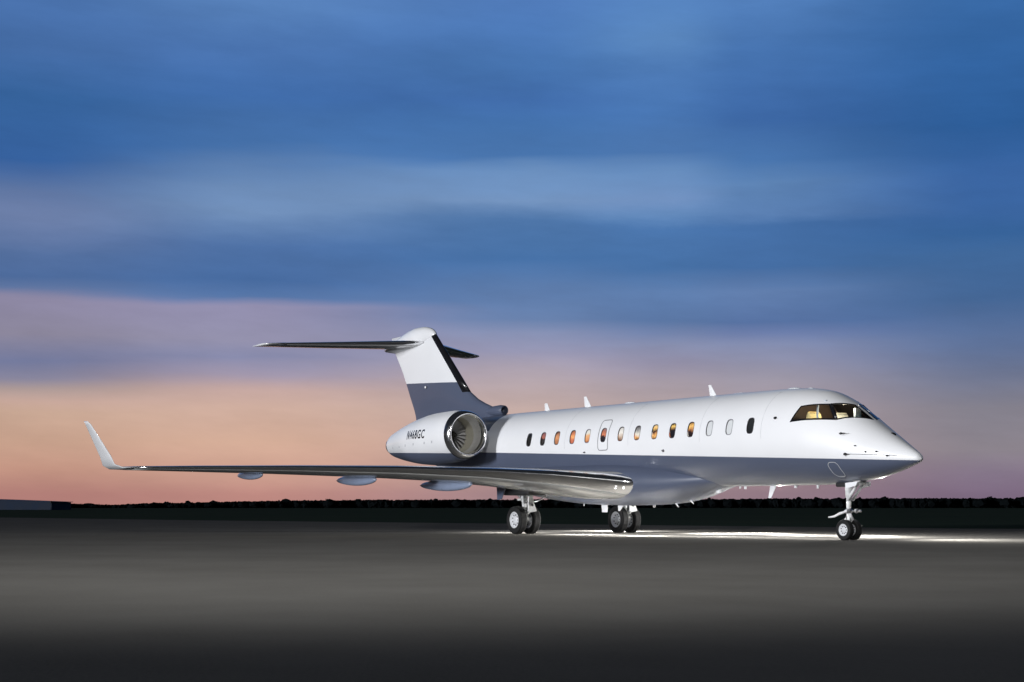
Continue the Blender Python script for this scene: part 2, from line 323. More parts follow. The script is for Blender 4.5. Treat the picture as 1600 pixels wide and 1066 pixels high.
# ------------------------------------------------------------------ the aeroplane
jet = bpy.data.objects.new('business_jet', None); COL.objects.link(jet)
jet['label'] = 'white twin-engine business jet with a grey belly and T-tail parked on the dark apron'; jet['category'] = 'aeroplane'
ST=[ # X, top, bot, halfwidth, zc
(0,2.095,2.085,.005,2.09),(-.05,2.185,2.01,.11,2.095),(-.18,2.285,1.96,.19,2.11),(-.42,2.43,1.885,.31,2.14),(-.8,2.66,1.775,.50,2.19),(-1.2,2.90,1.68,.67,2.26),
(-1.6,3.15,1.605,.82,2.35),(-2.08,3.47,1.545,.96,2.46),(-2.6,3.77,1.495,1.09,2.58),(-3.2,4.00,1.47,1.22,2.69),(-3.9,4.10,1.465,1.28,2.75),(-4.8,4.135,1.46,1.315,2.79),
(-6.5,4.14,1.46,1.325,2.80),(-18,4.14,1.46,1.325,2.80),(-19.5,4.13,1.53,1.30,2.83),(-21,4.10,1.72,1.20,2.91),(-23,4.03,2.12,.95,3.07),(-25,3.93,2.60,.64,3.27),(-26.6,3.83,3.0,.36,3.42),(-27.3,3.74,3.22,.2,3.48),(-27.5,3.6,3.4,.06,3.5)]
def _hermite(xs,ys,x):
    n=len(xs)
    if x>=xs[0]: return ys[0]
    if x<=xs[-1]: return ys[-1]
    d=[(ys[i+1]-ys[i])/(xs[i+1]-xs[i]) for i in range(n-1)]
    def m(i):
        if i==0: return d[0]
        if i==n-1: return d[-1]
        a,b=d[i-1],d[i]
        if a*b<=0: return 0.
        h0=xs[i]-xs[i-1];h1=xs[i+1]-xs[i];w1=2*h1+h0;w2=h1+2*h0
        return (w1+w2)/(w1/a+w2/b)
    for i in range(n-1):
        if xs[i]>=x>=xs[i+1]:
            h=xs[i+1]-xs[i];t=(x-xs[i])/h
            return ys[i]*(1+2*t)*(1-t)**2+m(i)*h*t*(1-t)**2+ys[i+1]*t*t*(3-2*t)+m(i+1)*h*t*t*(t-1)
_X=[s[0] for s in ST]
def sec(x): return [_hermite(_X,[s[k] for s in ST],x) for k in (1,2,3,4)]
def fp(x,t,off=0.):  # t=0 top, + toward starboard (-y)
    top,bot,w,zc=sec(x)
    c=math.cos(t);y=-w*math.sin(t)
    z=zc+(top-zc)*c if c>0 else zc+(zc-bot)*c
    return (x,y,z)

NS = 128
xs = [-.0, -.004, -.015, -.03, -.05, -.08, -.12, -.18, -.25, -.33, -.42, -.52, -.64, -.8]
while xs[-1] > -27.4: xs.append(xs[-1]-(.13 if xs[-1] > -5 else .2))
xs.append(-27.5)
RS = [[fp(x_, 2*math.pi*k/NS) for k in range(NS)] for x_ in xs]
V, F = rings(RS)
me = bpy.data.meshes.new('fuselage'); me.from_pydata(V, [], F)
fb = bmesh.new(); fb.from_mesh(me); bmesh.ops.recalc_face_normals(fb, faces=fb.faces)

def cut_patch(bm, poly, rad=None):
    """cut the outline of poly into the skin and return the faces inside it"""
    P = [Vector(p) for p in poly]; c = sum(P, Vector())/len(P)
    nrm = Vector()
    for i in range(len(P)): nrm += (P[i]-c).cross(P[(i+1) % len(P)]-c)
    nrm.normalize()
    mid = Vector((c.x, 0, 2.8))
    if nrm.dot(c-mid) < 0: nrm = -nrm; P.reverse()
    R_ = (rad or max((p-c).length for p in P))+.3
    fs = [f for f in bm.faces if abs(f.verts[0].co.x-c.x) < R_+.4 and (f.calc_center_median()-c).length < R_ and f.normal.dot(nrm) > .2]
    for i in range(len(P)):
        es = {e for f in fs for e in f.edges}; vs = {v for f in fs for v in f.verts}
        a, b = P[i], P[(i+1) % len(P)]
        g = bmesh.ops.bisect_plane(bm, geom=fs+list(es)+list(vs), plane_co=a, plane_no=(b-a).cross(nrm).normalized(), dist=1e-6)['geom']
        fs = list({f for f in g if isinstance(f, bmesh.types.BMFace)})
    ins = []; cut_patch.fs = fs
    for f in fs:
        m = f.calc_center_median()
        if all((m-P[i]).dot((P[(i+1) % len(P)]-P[i]).cross(nrm)) < 0 for i in range(len(P))): ins.append(f)
    return ins, nrm
def shrink(poly, d):
    P = [Vector(p) for p in poly]; c = sum(P, Vector())/len(P); out = []
    n = len(P)
    for i in range(n):
        a, p, b = P[i-1], P[i], P[(i+1) % n]
        e1 = (p-a).normalized(); e2 = (b-p).normalized()
        bis = (e2-e1)
        if bis.length < 1e-4: bis = c-p
        bis.normalize(); 
        if bis.dot(c-p) < 0: bis = -bis
        s = max(.35, math.sqrt(max(0., (1+e1.dot(e2))/2))); out.append(p+bis*d/s)
    return out
def extract(bm, faces, off):
    idx = {}; V = []; F = []
    for f in faces:
        ids = []
        for v in f.verts:
            if v.index not in idx or True:
                key = v
                if key not in idx: idx[key] = len(V); V.append(v.co+v.normal*off)
            ids.append(idx[v])
        F.append(tuple(ids))
    return V, F
def fsurf(x_, z_, side=-1, off=0.):     # skin point at x, z (side -1 = starboard)
    top, bot, w, zc = sec(x_)
    c = (z_-zc)/(top-zc) if z_ > zc else (z_-zc)/(zc-bot)
    c = max(-1, min(1, c)); s = math.sqrt(1-c*c)
    return Vector((x_, side*(w*s+off), z_))
def pane(bm, poly, fw, frame_m, pane_m, name, recess=.012, label=None):
    cut_patch(bm, poly); inner, nrm = cut_patch(bm, shrink(poly, fw))
    P = [Vector(p) for p in poly]; c = sum(P, Vector())/len(P); n2 = Vector()
    for i in range(len(P)): n2 += (P[i]-c).cross(P[(i+1) % len(P)]-c)
    allin = [f for f in cut_patch.fs if all((f.calc_center_median()-P[i]).dot((P[(i+1) % len(P)]-P[i]).cross(n2)) < 0 for i in range(len(P)))]
    iset = set(inner); rim = [f for f in allin if f not in iset]
    Vf, Ff = extract(bm, rim, .003); Vp, Fp = extract(bm, inner, -recess)
    fr = mk(name, Vf, Ff, frame_m, jet, True, False); 
    if label: fr['label'] = label
    pn = mk('pane', Vp, Fp, pane_m, fr, True, False)
    bmesh.ops.delete(bm, geom=list({*rim, *inner}), context='FACES')
    return fr

# cockpit glazing, both sides
for s in (-1, 1):
    q = lambda x_, y_, z_: Vector((x_, s*abs(y_), z_))
    side = [fsurf(-3.52, 3.12, s), fsurf(-3.34, 3.555, s), fsurf(-2.60, 3.59, s), fsurf(-2.19, 3.13, s)]
    front = [fsurf(-2.188, 3.132, s), fsurf(-2.598, 3.592, s), Vector((-2.23, s*.05, 3.565)), Vector((-1.55, s*.05, 3.13))]
    pane(fb, side, .05, m_black, m_glass, 'cockpit_window')
    pane(fb, front, .045, m_black, m_glass, 'windscreen')
    bm = bmesh.new(); pa_, pb_ = fsurf(-2.195, 3.14, s, -.014), fsurf(-2.585, 3.575, s, -.014); tube(bm, [pa_, (pa_+pb_)/2+Vector((.006, s*.012, .006)), pb_], .034, 12); mkbm('window_post', bm, m_black, jet, True)

# cabin windows: what is seen inside each, bottom to top
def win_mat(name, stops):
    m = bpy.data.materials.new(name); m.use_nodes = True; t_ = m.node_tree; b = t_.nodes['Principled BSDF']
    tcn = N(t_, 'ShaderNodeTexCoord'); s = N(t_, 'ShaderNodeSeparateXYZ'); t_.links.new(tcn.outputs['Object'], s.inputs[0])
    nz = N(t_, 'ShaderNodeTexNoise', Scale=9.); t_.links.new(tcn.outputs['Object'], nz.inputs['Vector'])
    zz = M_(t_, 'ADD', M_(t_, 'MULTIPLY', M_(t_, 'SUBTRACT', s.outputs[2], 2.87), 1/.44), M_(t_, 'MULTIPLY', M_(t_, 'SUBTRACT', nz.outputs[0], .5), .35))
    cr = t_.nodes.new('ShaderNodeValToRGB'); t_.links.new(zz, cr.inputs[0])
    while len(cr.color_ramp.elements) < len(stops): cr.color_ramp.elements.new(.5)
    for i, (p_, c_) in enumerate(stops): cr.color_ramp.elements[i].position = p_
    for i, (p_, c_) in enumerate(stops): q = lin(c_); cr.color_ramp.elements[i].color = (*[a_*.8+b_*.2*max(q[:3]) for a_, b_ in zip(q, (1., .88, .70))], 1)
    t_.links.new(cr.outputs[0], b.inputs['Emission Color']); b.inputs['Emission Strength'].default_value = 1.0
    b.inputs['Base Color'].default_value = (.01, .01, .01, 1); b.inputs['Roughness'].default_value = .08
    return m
m_shade = mat('window_shade', (.66, .68, .70), .4, var=.03)
m_winrim = mat('window_seal', (.045, .04, .05), .5); m_rimgrey = mat('window_seal_grey', (.22, .22, .25), .5)
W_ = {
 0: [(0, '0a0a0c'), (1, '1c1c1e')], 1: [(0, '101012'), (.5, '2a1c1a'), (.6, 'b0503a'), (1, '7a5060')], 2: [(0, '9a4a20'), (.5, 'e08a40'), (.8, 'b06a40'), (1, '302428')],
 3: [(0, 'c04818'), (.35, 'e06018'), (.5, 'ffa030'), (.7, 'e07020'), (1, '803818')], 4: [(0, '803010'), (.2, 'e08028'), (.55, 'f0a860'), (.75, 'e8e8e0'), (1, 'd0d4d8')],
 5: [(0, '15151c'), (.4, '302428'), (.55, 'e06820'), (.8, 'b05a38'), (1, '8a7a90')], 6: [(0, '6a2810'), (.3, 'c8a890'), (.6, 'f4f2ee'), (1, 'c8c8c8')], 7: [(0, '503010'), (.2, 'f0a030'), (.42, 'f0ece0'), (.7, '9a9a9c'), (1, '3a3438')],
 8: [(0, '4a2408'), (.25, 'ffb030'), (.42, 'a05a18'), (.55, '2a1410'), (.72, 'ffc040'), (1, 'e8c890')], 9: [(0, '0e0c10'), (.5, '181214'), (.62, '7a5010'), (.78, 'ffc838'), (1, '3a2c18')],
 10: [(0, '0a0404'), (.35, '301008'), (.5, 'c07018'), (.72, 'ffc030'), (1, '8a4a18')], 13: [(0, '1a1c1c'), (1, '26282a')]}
WX = [-16.08, -15.25, -14.43, -13.55, -12.72, -11.86, -10.96, -10.12, -9.27, -8.42, -7.58, -6.74, -5.88, -5.00]
def oval(xc, s, hx=.145, z0=2.865, z1=3.315, n=20):
    out = []
    for k in range(n):
        a_ = 2*math.pi*k/n; c, sn = math.cos(a_), math.sin(a_)
        px = math.copysign(abs(c)**.62, c)*hx; pz = math.copysign(abs(sn)**.62, sn)*(z1-z0)/2
        out.append(fsurf(xc+px, (z0+z1)/2+pz, s))
    return out
for s in (-1, 1):
    for i, xc in enumerate(WX):
        pm = m_shade if i in (11, 12) else win_mat('lit_cabin_view', W_[i])
        pane(fb, oval(xc, s, n=16 if s < 0 else 8), .022, m_rimgrey if i in (4, 11, 12) else m_winrim, pm, 'cabin_window', .02)

fme = bpy.data.meshes.new('fuselage'); fb.to_mesh(fme); fb.free()
link('fuselage', fme, m_fus, jet)

# strips that lie on the skin (door outlines, hinge lines)
def skin_strip(name, pts, w, m, closed=False, off=.006, parent=None, **p):
    """pts: (x, z) on the starboard skin"""
    P = []
    for (a, b), (c, d) in zip(pts, pts[1:]+([pts[0]] if closed else [])):
        n = max(2, int(math.hypot(c-a, d-b)/.05))
        for k in range(n): P.append((a+(c-a)*k/n, b+(d-b)*k/n))
    if not closed: P.append(pts[-1])
    V = []; n = len(P)
    for i, (a, b) in enumerate(P):
        p0 = P[i-1] if (i or closed) else P[i]; p1 = P[(i+1) % n] if (i < n-1 or closed) else P[i]
        dx, dz = p1[0]-p0[0], p1[1]-p0[1]; l = math.hypot(dx, dz) or 1; nx, nz = -dz/l*w/2, dx/l*w/2
        V += [fsurf(a+nx, b+nz, -1, off), fsurf(a-nx, b-nz, -1, off)]
    F = [(2*i, 2*i+1, (2*i+3) % (2*n), (2*i+2) % (2*n)) for i in range(n if closed else n-1)]
    o = mk(name, V, F, m, parent or jet, True, False, **p)
    sol = o.modifiers.new('thickness', 'SOLIDIFY'); sol.thickness = .003; sol.offset = 1
    return o
def rrect(x0, x1, z0, z1, r, n=5):
    out = []
    for cx_, cz_, a0 in ((x1-r, z1-r, 0), (x0+r, z1-r, 90), (x0+r, z0+r, 180), (x1-r, z0+r, 270)):
        for k in range(n+1): a_ = R(a0+90*k/n); out.append((cx_+r*math.cos(a_), cz_+r*math.sin(a_)))
    return out
skin_strip('emergency_exit', rrect(-12.12, -11.60, 2.62, 3.56, .10), .022, m_line, True)
skin_strip('hinge_line', [(-1.83, 2.235), (-1.0, 2.205), (-.5, 2.17)], .014, m_line)
skin_strip('light_cover', rrect(-2.44, -2.12, 1.66, 2.03, .11), .016, m_faint, True)
for xj in (-4.55, -7.15, -10.55, -13.95):
    skin_strip('skin_joint', [(xj, 4.02), (xj, 3.5), (xj, 2.9), (xj, 2.72)], .006, m_joint)
def nub(name, x_, z_, ln, r, m=None, drop=0., side=-1):
    bm = bmesh.new(); p = fsurf(x_, z_, side, -.01); n_ = Vector((0, side, 0))
    tube(bm, [p, p+n_*.05, p+n_*.08+Vector((ln*.5, 0, drop*.5)), p+n_*.085+Vector((ln, 0, drop))], [r*1.5, r, r*.8, r*.4], 10)
    mkbm(name, bm, m or m_dark, jet)
nub('pitot_probe', -1.95, 2.77, .22, .022); nub('pitot_probe', -1.80, 2.23, .12, .03)
nub('static_port', -4.07, 3.26, .07, .03); nub('static_port', -1.25, 2.28, .07, .014); nub('static_port', -.98, 2.28, .07, .014); nub('static_port', -1.52, 2.44, .06, .014); nub('static_port', -.72, 2.17, .06, .015)
nub('static_port', -8.85, 2.52, .05, .03, m_line); nub('static_port', -12.85, 2.58, .03, .02, m_line)
bm = bmesh.new(); c_ = Vector((-.93, -.02, sec(-.93)[0]-.01)); nrm_ = Vector((.55, -.3, .8)).normalized()
tube(bm, [c_-nrm_*.03, c_+nrm_*.012], [.10, .07], 16); mkbm('ice_detector', bm, m_black, jet)

# ---- nose interior behind the glass
m_cream = mat('seat_sheepskin', (.86, .66, .30), .9, var=.15, scale=20); m_cream2 = mat('seat_cover_pale', (.85, .80, .66), .9, var=.12, scale=20)
m_brown = mat('cabin_bulkhead', (.11, .07, .048), .7, var=.2, scale=4); m_panel = mat('instrument_panel', (.03, .03, .035), .6); m_teal = emit('lit_display', (.08, .45, .55), 1.2)
m_lgrey = mat('cockpit_trim', (.45, .50, .55), .6, var=.1)
def blob(bm, c, r, n=3):
    bmesh.ops.create_icosphere(bm, subdivisions=n, radius=1, matrix=Matrix.Translation(c) @ Matrix.Diagonal((*r, 1)))
for s, mm in ((-1, m_cream), (1, m_cream2)):
    bm = bmesh.new(); prism(bm, [(-3.42, s*.5, 2.4), (-3.26, s*.5, 2.4), (-3.22, s*.5, 3.1), (-3.24, s*.5, 3.32), (-3.30, s*.5, 3.42), (-3.38, s*.5, 3.40), (-3.43, s*.5, 3.2)], (0, .46, 0))
    bmesh.ops.bevel(bm, geom=bm.edges[:], offset=.07, segments=4, affect='EDGES', profile=.5)
    box(bm, (-3.3, s*.5-.25, 2.4), (-2.8, s*.5+.25, 2.52), .04); mkbm('pilot_seat', bm, mm, jet, True)
bm = bmesh.new(); prism(bm, [(-2.35, 0, 2.9), (-1.75, 0, 2.95), (-1.95, 0, 3.10), (-2.3, 0, 3.20), (-2.4, 0, 3.18)], (0, 1.0, 0)); pn = mkbm('instrument_panel', bm, m_panel, jet)
bm = bmesh.new()
for yy in (-.38, -.1, .18, .42): box(bm, (-2.425, yy-.1, 2.93), (-2.39, yy+.1, 3.12))
mkbm('display', bm, m_teal, pn)
bm = bmesh.new(); prism(bm, [(-3.95, -1.1, 2.2), (-3.95, 1.1, 2.2), (-3.95, 1.05, 3.4), (-3.95, .7, 3.75), (-3.95, -.7, 3.75), (-3.95, -1.05, 3.4)], (.04, 0, 0)); mkbm('bulkhead', bm, m_brown, jet)
bm = bmesh.new(); box(bm, (-3.9, -.6, 3.66), (-2.75, .6, 3.70), .01); tube(bm, [(-2.95, -.72, 3.0), (-2.98, -.7, 3.3), (-3.05, -.6, 3.62)], .028); box(bm, (-2.60, .24, 3.22), (-2.52, .46, 3.5), .02); mkbm('cockpit_trim', bm, m_lgrey, jet, True)
light('cockpit_lamp', 'POINT', (-2.6, -.1, 3.56), 40, (1, .88, .66), shadow_soft_size=.08)

# ---- wing to body fairing
FB = [(-7.0, .45, 1.60, 1.9), (-7.6, .66, 1.43, 1.95), (-8.1, .86, 1.33, 2.0), (-8.7, 1.06, 1.18, 2.1), (-9.4, 1.25, 1.045, 2.2), (-10.1, 1.41, .965, 2.3), (-10.9, 1.52, .93, 2.35), (-12, 1.55, .915, 2.4), (-14, 1.55, .95, 2.4), (-15.6, 1.5, 1.06, 2.4), (-17.2, 1.34, 1.24, 2.35), (-18.5, 1.1, 1.42, 2.2), (-19.4, .8, 1.62, 2.1)]
def herm(tab, k, x_): return _hermite([q[0] for q in tab], [q[k] for q in tab], x_)
RS = []
for i in range(60):
    x_ = -7.0-12.4*i/59; w = herm(FB, 1, x_); b_ = herm(FB, 2, x_); tp = herm(FB, 3, x_); zc = b_+(tp-b_)*.52; ring = []
    for k in range(64):
        a_ = 2*math.pi*k/64; c, sn = math.cos(a_), math.sin(a_)
        ring.append((x_, math.copysign(abs(sn)**.9, sn)*w, zc+((tp-zc)*c if c > 0 else -(zc-b_)*abs(c)**.85)))
    RS.append(ring)
V, F = rings(RS); mk('wing_fairing', V, F, m_grey, jet)

# ---- aerofoil lofts
def foil(n=18):
    xs_ = [.5*(1-math.cos(math.pi*k/n)) for k in range(n+1)]
    return xs_, [5*(.2969*math.sqrt(q)-.126*q-.3516*q*q+.2843*q**3-.1036*q**4) for q in xs_]
def section(le, te, tu, tl, up_, blunt=0., n=18, lo=0., hi=1.):
    """closed loop of points round an aerofoil between chord fractions lo and hi; tu/tl thickness above/below the chord line"""
    le, te, up_ = Vector(le), Vector(te), Vector(up_)
    c = te-le
    A = [lo+(hi-lo)*.5*(1-math.cos(math.pi*k/n)) for k in range(n+1)] if lo == 0 else [lo+(hi-lo)*k/n for k in range(n+1)]
    def y_(q):
        b_ = 5*(.2969*math.sqrt(q)-.126*q-.3516*q*q+.2843*q**3-.1036*q**4)*2
        if blunt:
            e_ = (1-(1-min(1, q/.3))**3)**.5
            b_ = b_*(1-blunt)+blunt*(e_ if q < .3 else max(0., 1-((q-.3)/.7)**1.8))
        return b_
    upper = [le+c*q+up_*(tu*y_(q)) for q in A]; lower = [le+c*q-up_*(tl*y_(q)) for q in A]
    return [tuple(p) for p in (upper[::-1]+lower[(1 if lo == 0 else 0):])]
# y, x_le, x_te, z of chord at le, z at te, upper half-thickness, lower half-thickness, bluntness
WG = [(1.15, -10.05, -17.3, 1.60, 1.62, .40, .50, .75), (1.50, -10.22, -17.35, 1.60, 1.63, .38, .47, .7), (2.2, -10.88, -17.45, 1.70, 1.68, .31, .42, .5), (3.2, -11.78, -17.65, 1.83, 1.74, .25, .34, .3),
      (4.6, -13.05, -18.0, 1.95, 1.80, .19, .24, .35), (6.5, -14.76, -19.0, 2.04, 1.88, .15, .18, .3), (9., -17.02, -20.28, 2.09, 1.96, .115, .12, .25), (11.5, -19.28, -21.5, 2.115, 2.03, .08, .085, .2), (13.1, -20.72, -22.25, 2.12, 2.07, .055, .06, 0)]
def wing_sections(s, lo, hi, n):
    out = []
    for i in range(len(WG)-1):
        m_n = 4
        for k in range(m_n):
            t_ = k/m_n; r = [a+(b-a)*t_ for a, b in zip(WG[i], WG[i+1])]
            out.append(r)
    out.append(WG[-1])
    return [section((r[1], s*r[0], r[3]), (r[2], s*r[0], r[4]), r[5], r[6], (0, 0, 1), r[7], n, lo, hi) for r in out]
m_fair2 = m_fairing
for s in (-1, 1):
    wing = bpy.data.objects.new('wing', None)
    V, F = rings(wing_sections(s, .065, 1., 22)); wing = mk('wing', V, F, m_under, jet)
    V, F = rings(wing_sections(s, 0., .065, 12)); mk('leading_edge', V, F, m_chrome, wing)
    # winglet
    SW = [((-20.72, 13.1, 2.12), (-22.25, 13.1, 2.07), (0, 0, 1), .05), ((-21.05, 13.45, 2.12), (-22.36, 13.45, 2.08), (0, -.2, .97), .04), ((-21.22, 13.66, 2.22), (-22.4, 13.66, 2.20), (0, -.7, .7), .035),
          ((-21.25, 13.78, 2.48), (-22.32, 13.78, 2.47), (0, -.9, .42), .035), ((-21.52, 14.05, 3.02), (-22.32, 14.05, 3.02), (0, -.93, .36), .028), ((-21.8, 14.28, 3.5), (-22.36, 14.28, 3.52), (0, -.93, .36), .02), ((-21.98, 14.33, 3.60), (-22.38, 14.33, 3.62), (0, -.93, .36), .01)]
    RS = [section((a[0], s*a[1], a[2]), (b[0], s*b[1], b[2]), h, h, (0, s*u_[1], u_[2]), 0, 12) for a, b, u_, h in SW]
    V, F = rings(RS); mk('winglet', V, F, m_white, wing)
    # flap track fairings
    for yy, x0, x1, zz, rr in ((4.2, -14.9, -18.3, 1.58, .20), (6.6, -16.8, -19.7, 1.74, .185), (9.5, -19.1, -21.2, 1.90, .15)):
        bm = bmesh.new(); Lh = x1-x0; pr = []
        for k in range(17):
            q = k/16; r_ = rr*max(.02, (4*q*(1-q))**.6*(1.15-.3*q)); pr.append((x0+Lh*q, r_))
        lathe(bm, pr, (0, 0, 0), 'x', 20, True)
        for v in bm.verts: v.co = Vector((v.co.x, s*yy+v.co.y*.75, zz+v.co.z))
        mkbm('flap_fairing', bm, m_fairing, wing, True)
    # landing lights in the root
    for yy, zz in ((1.62, 1.43), (1.80, 1.43)):
        bm = bmesh.new(); blob(bm, (-10.29-.9*(yy-1.5), s*yy, zz), (.035, .035, .03), 2); mkbm('landing_light', bm, m_lamp, wing, True)

# ---- engines
NA = [(-18.1, .735, 3.33), (-18.4, .83, 3.31), (-19, .89, 3.28), (-20, .905, 3.23), (-21, .83, 3.19), (-22, .68, 3.15), (-22.8, .52, 3.12), (-23.2, .42, 3.11), (-23.42, .31, 3.10)]
for s in (-1, 1):
    yc = s*2.43; n = 72
    def ring(x_, r_, z_): return [(x_, yc+r_*math.sin(2*math.pi*k/n), z_+r_*math.cos(2*math.pi*k/n)) for k in range(n)]
    RS = []
    for i in range(46):
        x_ = -18.36-(23.42-18.36)*i/45; RS.append(ring(x_, herm(NA, 1, x_), herm(NA, 2, x_)))
    V, F = rings(RS, cap=False); nac = mk('engine_nacelle', V, F, m_nac, jet)
    z0 = 3.33
    RS = [ring(x_, r_, z0) for x_, r_ in ((-18.36, .824), (-18.28, .812), (-18.2, .79), (-18.13, .762), (-18.09, .728), (-18.085, .70), (-18.10, .672), (-18.15, .65), (-18.22, .637), (-18.3, .63))]
    V, F = rings(RS, cap=False); mk('inlet_lip', V, F, m_chrome, nac)
    RS = [ring(x_, r_, z0) for x_, r_ in ((-18.3, .63), (-18.5, .622), (-18.75, .62), (-18.76, .612), (-18.78, .612))]
    V, F = rings(RS, cap=False); mk('inlet_duct', V, F, m_duct, nac)
    RS = [ring(x_, r_, z0) for x_, r_ in ((-18.78, .612), (-19.0, .615), (-19.2, .62), (-19.5, .62))]
    V, F = rings(RS, cap=False); mk('acoustic_liner', V, F, m_acoustic, nac)
    # fan
    bm = bmesh.new()
    for k in range(24):
        a_ = 2*math.pi*k/24; rows = []
        for j in range(6):
            r_ = .17+.44*j/5; tw = R(20+38*j/5); w_ = .09+.035*j/5
            er = Vector((0, math.sin(a_+.06*j/5), math.cos(a_+.06*j/5))); et = Vector((0, math.cos(a_), -math.sin(a_)))
            c_ = Vector((-19.32, yc, z0))+er*r_; d_ = (et*math.sin(tw)+Vector((1, 0, 0))*math.cos(tw))*w_
            rows.append((bm.verts.new(c_+d_), bm.verts.new(c_-d_)))
        for p, q in zip(rows, rows[1:]): bm.faces.new((p[0], p[1], q[1], q[0]))
    fan = mkbm('fan', bm, m_blade, nac, True); so = fan.modifiers.new('t', 'SOLIDIFY'); so.thickness = .008
    bm = bmesh.new(); lathe(bm, [(-19.45, .18), (-19.25, .17), (-19.1, .13), (-18.98, .08), (-18.9, .035), (-18.88, .004)], (0, yc, z0), 'x', 32, True); mkbm('spinner', bm, m_black, nac, True)
    bm = bmesh.new(); lathe(bm, [(-19.6, .62), (-19.6, .02)], (0, yc, z0), 'x', 32); mkbm('stator', bm, m_stator, nac)
    bm = bmesh.new(); lathe(bm, [(-23.3, .36), (-23.42, .312), (-23.5, .30), (-23.5, .28), (-23.0, .27), (-22.9, .02)], (0, yc, 3.10), 'x', 40); mkbm('exhaust_nozzle', bm, m_satin, nac, True)
    # pylon
    RS = [section((x0, s*y_, z_), (x1, s*y_, z_+.05), .17, .17, (0, 0, 1), 0, 12) for y_, x0, x1, z_ in ((.75, -18.9, -24.2, 3.45), (1.2, -19.0, -23.9, 3.42), (1.75, -19.3, -23.2, 3.36))]
    V, F = rings(RS); mk('pylon', V, F, m_white, jet)

# registration on the outer side of each engine: text cut into strips and wrapped onto the cowl
def text_mesh(body, size):
    cu = bpy.data.curves.new('registration', 'FONT'); cu.body = body; cu.size = size; cu.align_x = 'CENTER'; cu.align_y = 'CENTER'; cu.offset = size*.022; cu.space_character = 1.2
    to = bpy.data.objects.new('t', cu); COL.objects.link(to); dg = bpy.context.evaluated_depsgraph_get(); dg.update()
    me_ = bpy.data.meshes.new_from_object(to.evaluated_get(dg)); bpy.data.objects.remove(to); return me_
nacs = [o for o in jet.children if o.name.startswith('engine_nacelle')]
for s, nac in zip((-1, 1), nacs):
    tm = text_mesh('N468GC', .42); bm = bmesh.new(); bm.from_mesh(tm)
    for k in range(-12, 13):
        bmesh.ops.bisect_plane(bm, geom=bm.verts[:]+bm.edges[:]+bm.faces[:], plane_co=(0, k*.02, 0), plane_no=(0, 1, 0))
    for v in bm.verts:
        x_ = -20.25+v.co.x*(1 if s < 0 else -1)*.78; h_ = v.co.y; r_ = herm(NA, 1, x_); zc = herm(NA, 2, x_); zt = 3.36+h_
        dz = zt-zc; rr = r_+.004; v.co = Vector((x_, s*2.43+s*math.sqrt(max(.01, rr*rr-dz*dz)), zt))
    mkbm('registration', bm, m_black, nac)
# drain marks under the registration
for k, xx in enumerate((-22.4, -21.7, -21.1, -20.4, -19.6, -19.1)):
    zt = 2.98+.02*k; r_ = herm(NA, 1, xx)+.004; zc = herm(NA, 2, xx)
    mk('access_panel', [(xx+a_, -2.43-math.sqrt(r_*r_-(zt+b_-zc)**2)-.001, zt+b_) for a_, b_ in ((-.05, -.04), (.02, -.04), (.06, .04), (-.01, .04))], [(0, 1, 2, 3)], m_faint, nacs[0], False)

# ---- fin, bullet, tailplane
FN = [(3.7, -19.6, -25.9, .02), (4.2, -19.95, -26.1, .13), (4.36, -20.2, -26.14, .16), (4.5, -20.55, -26.2, .17), (4.62, -20.95, -26.26, .18), (4.8, -21.45, -26.37, .19), (5.1, -22.02, -26.56, .2), (5.6, -22.55, -26.86, .19), (6.2, -23.2, -27.25, .18), (6.8, -23.85, -27.72, .165), (7.1, -24.17, -27.95, .16), (7.62, -24.73, -28.2, .15)]
def fin_secs(lo, hi, n, zlo=0):
    rs = []
    for z_, a, b, h in FN:
        if z_ < zlo: continue
        rs.append(section((a, 0, z_), (b, 0, z_), h, h, (0, -1, 0), 0, n, lo, hi))
    return rs
V, F = rings(fin_secs(.0, 1., 26)); fin = mk('fin', V, F, m_fin, jet)
bt = [(z_, a, b, h) for z_, a, b, h in FN if z_ >= 5.1]
RS = []
for z_, a, b, h in bt:
    full = section((a+.006, 0, z_), (b, 0, z_), h+.004, h+.004, (0, -1, 0), 0, 10, 0., .075); RS.append(full)
V, F = rings(RS); mk('leading_edge', V, F, m_black, fin)
# dorsal intake
bm = bmesh.new(); lathe(bm, [(-19.66, .12), (-19.64, .145), (-19.68, .175), (-19.9, .20), (-20.4, .18), (-20.9, .08)], (0, 0, 4.30), 'x', 24); lathe(bm, [(-19.66, .12), (-19.85, .11), (-19.86, .01)], (0, 0, 4.30), 'x', 24); mkbm('ram_air_scoop', bm, m_grey, jet, True)
bm = bmesh.new(); blob(bm, (-25.05, -.20, 5.45), (.07, .02, .05), 2); mkbm('nav_antenna', bm, m_white, fin, True)
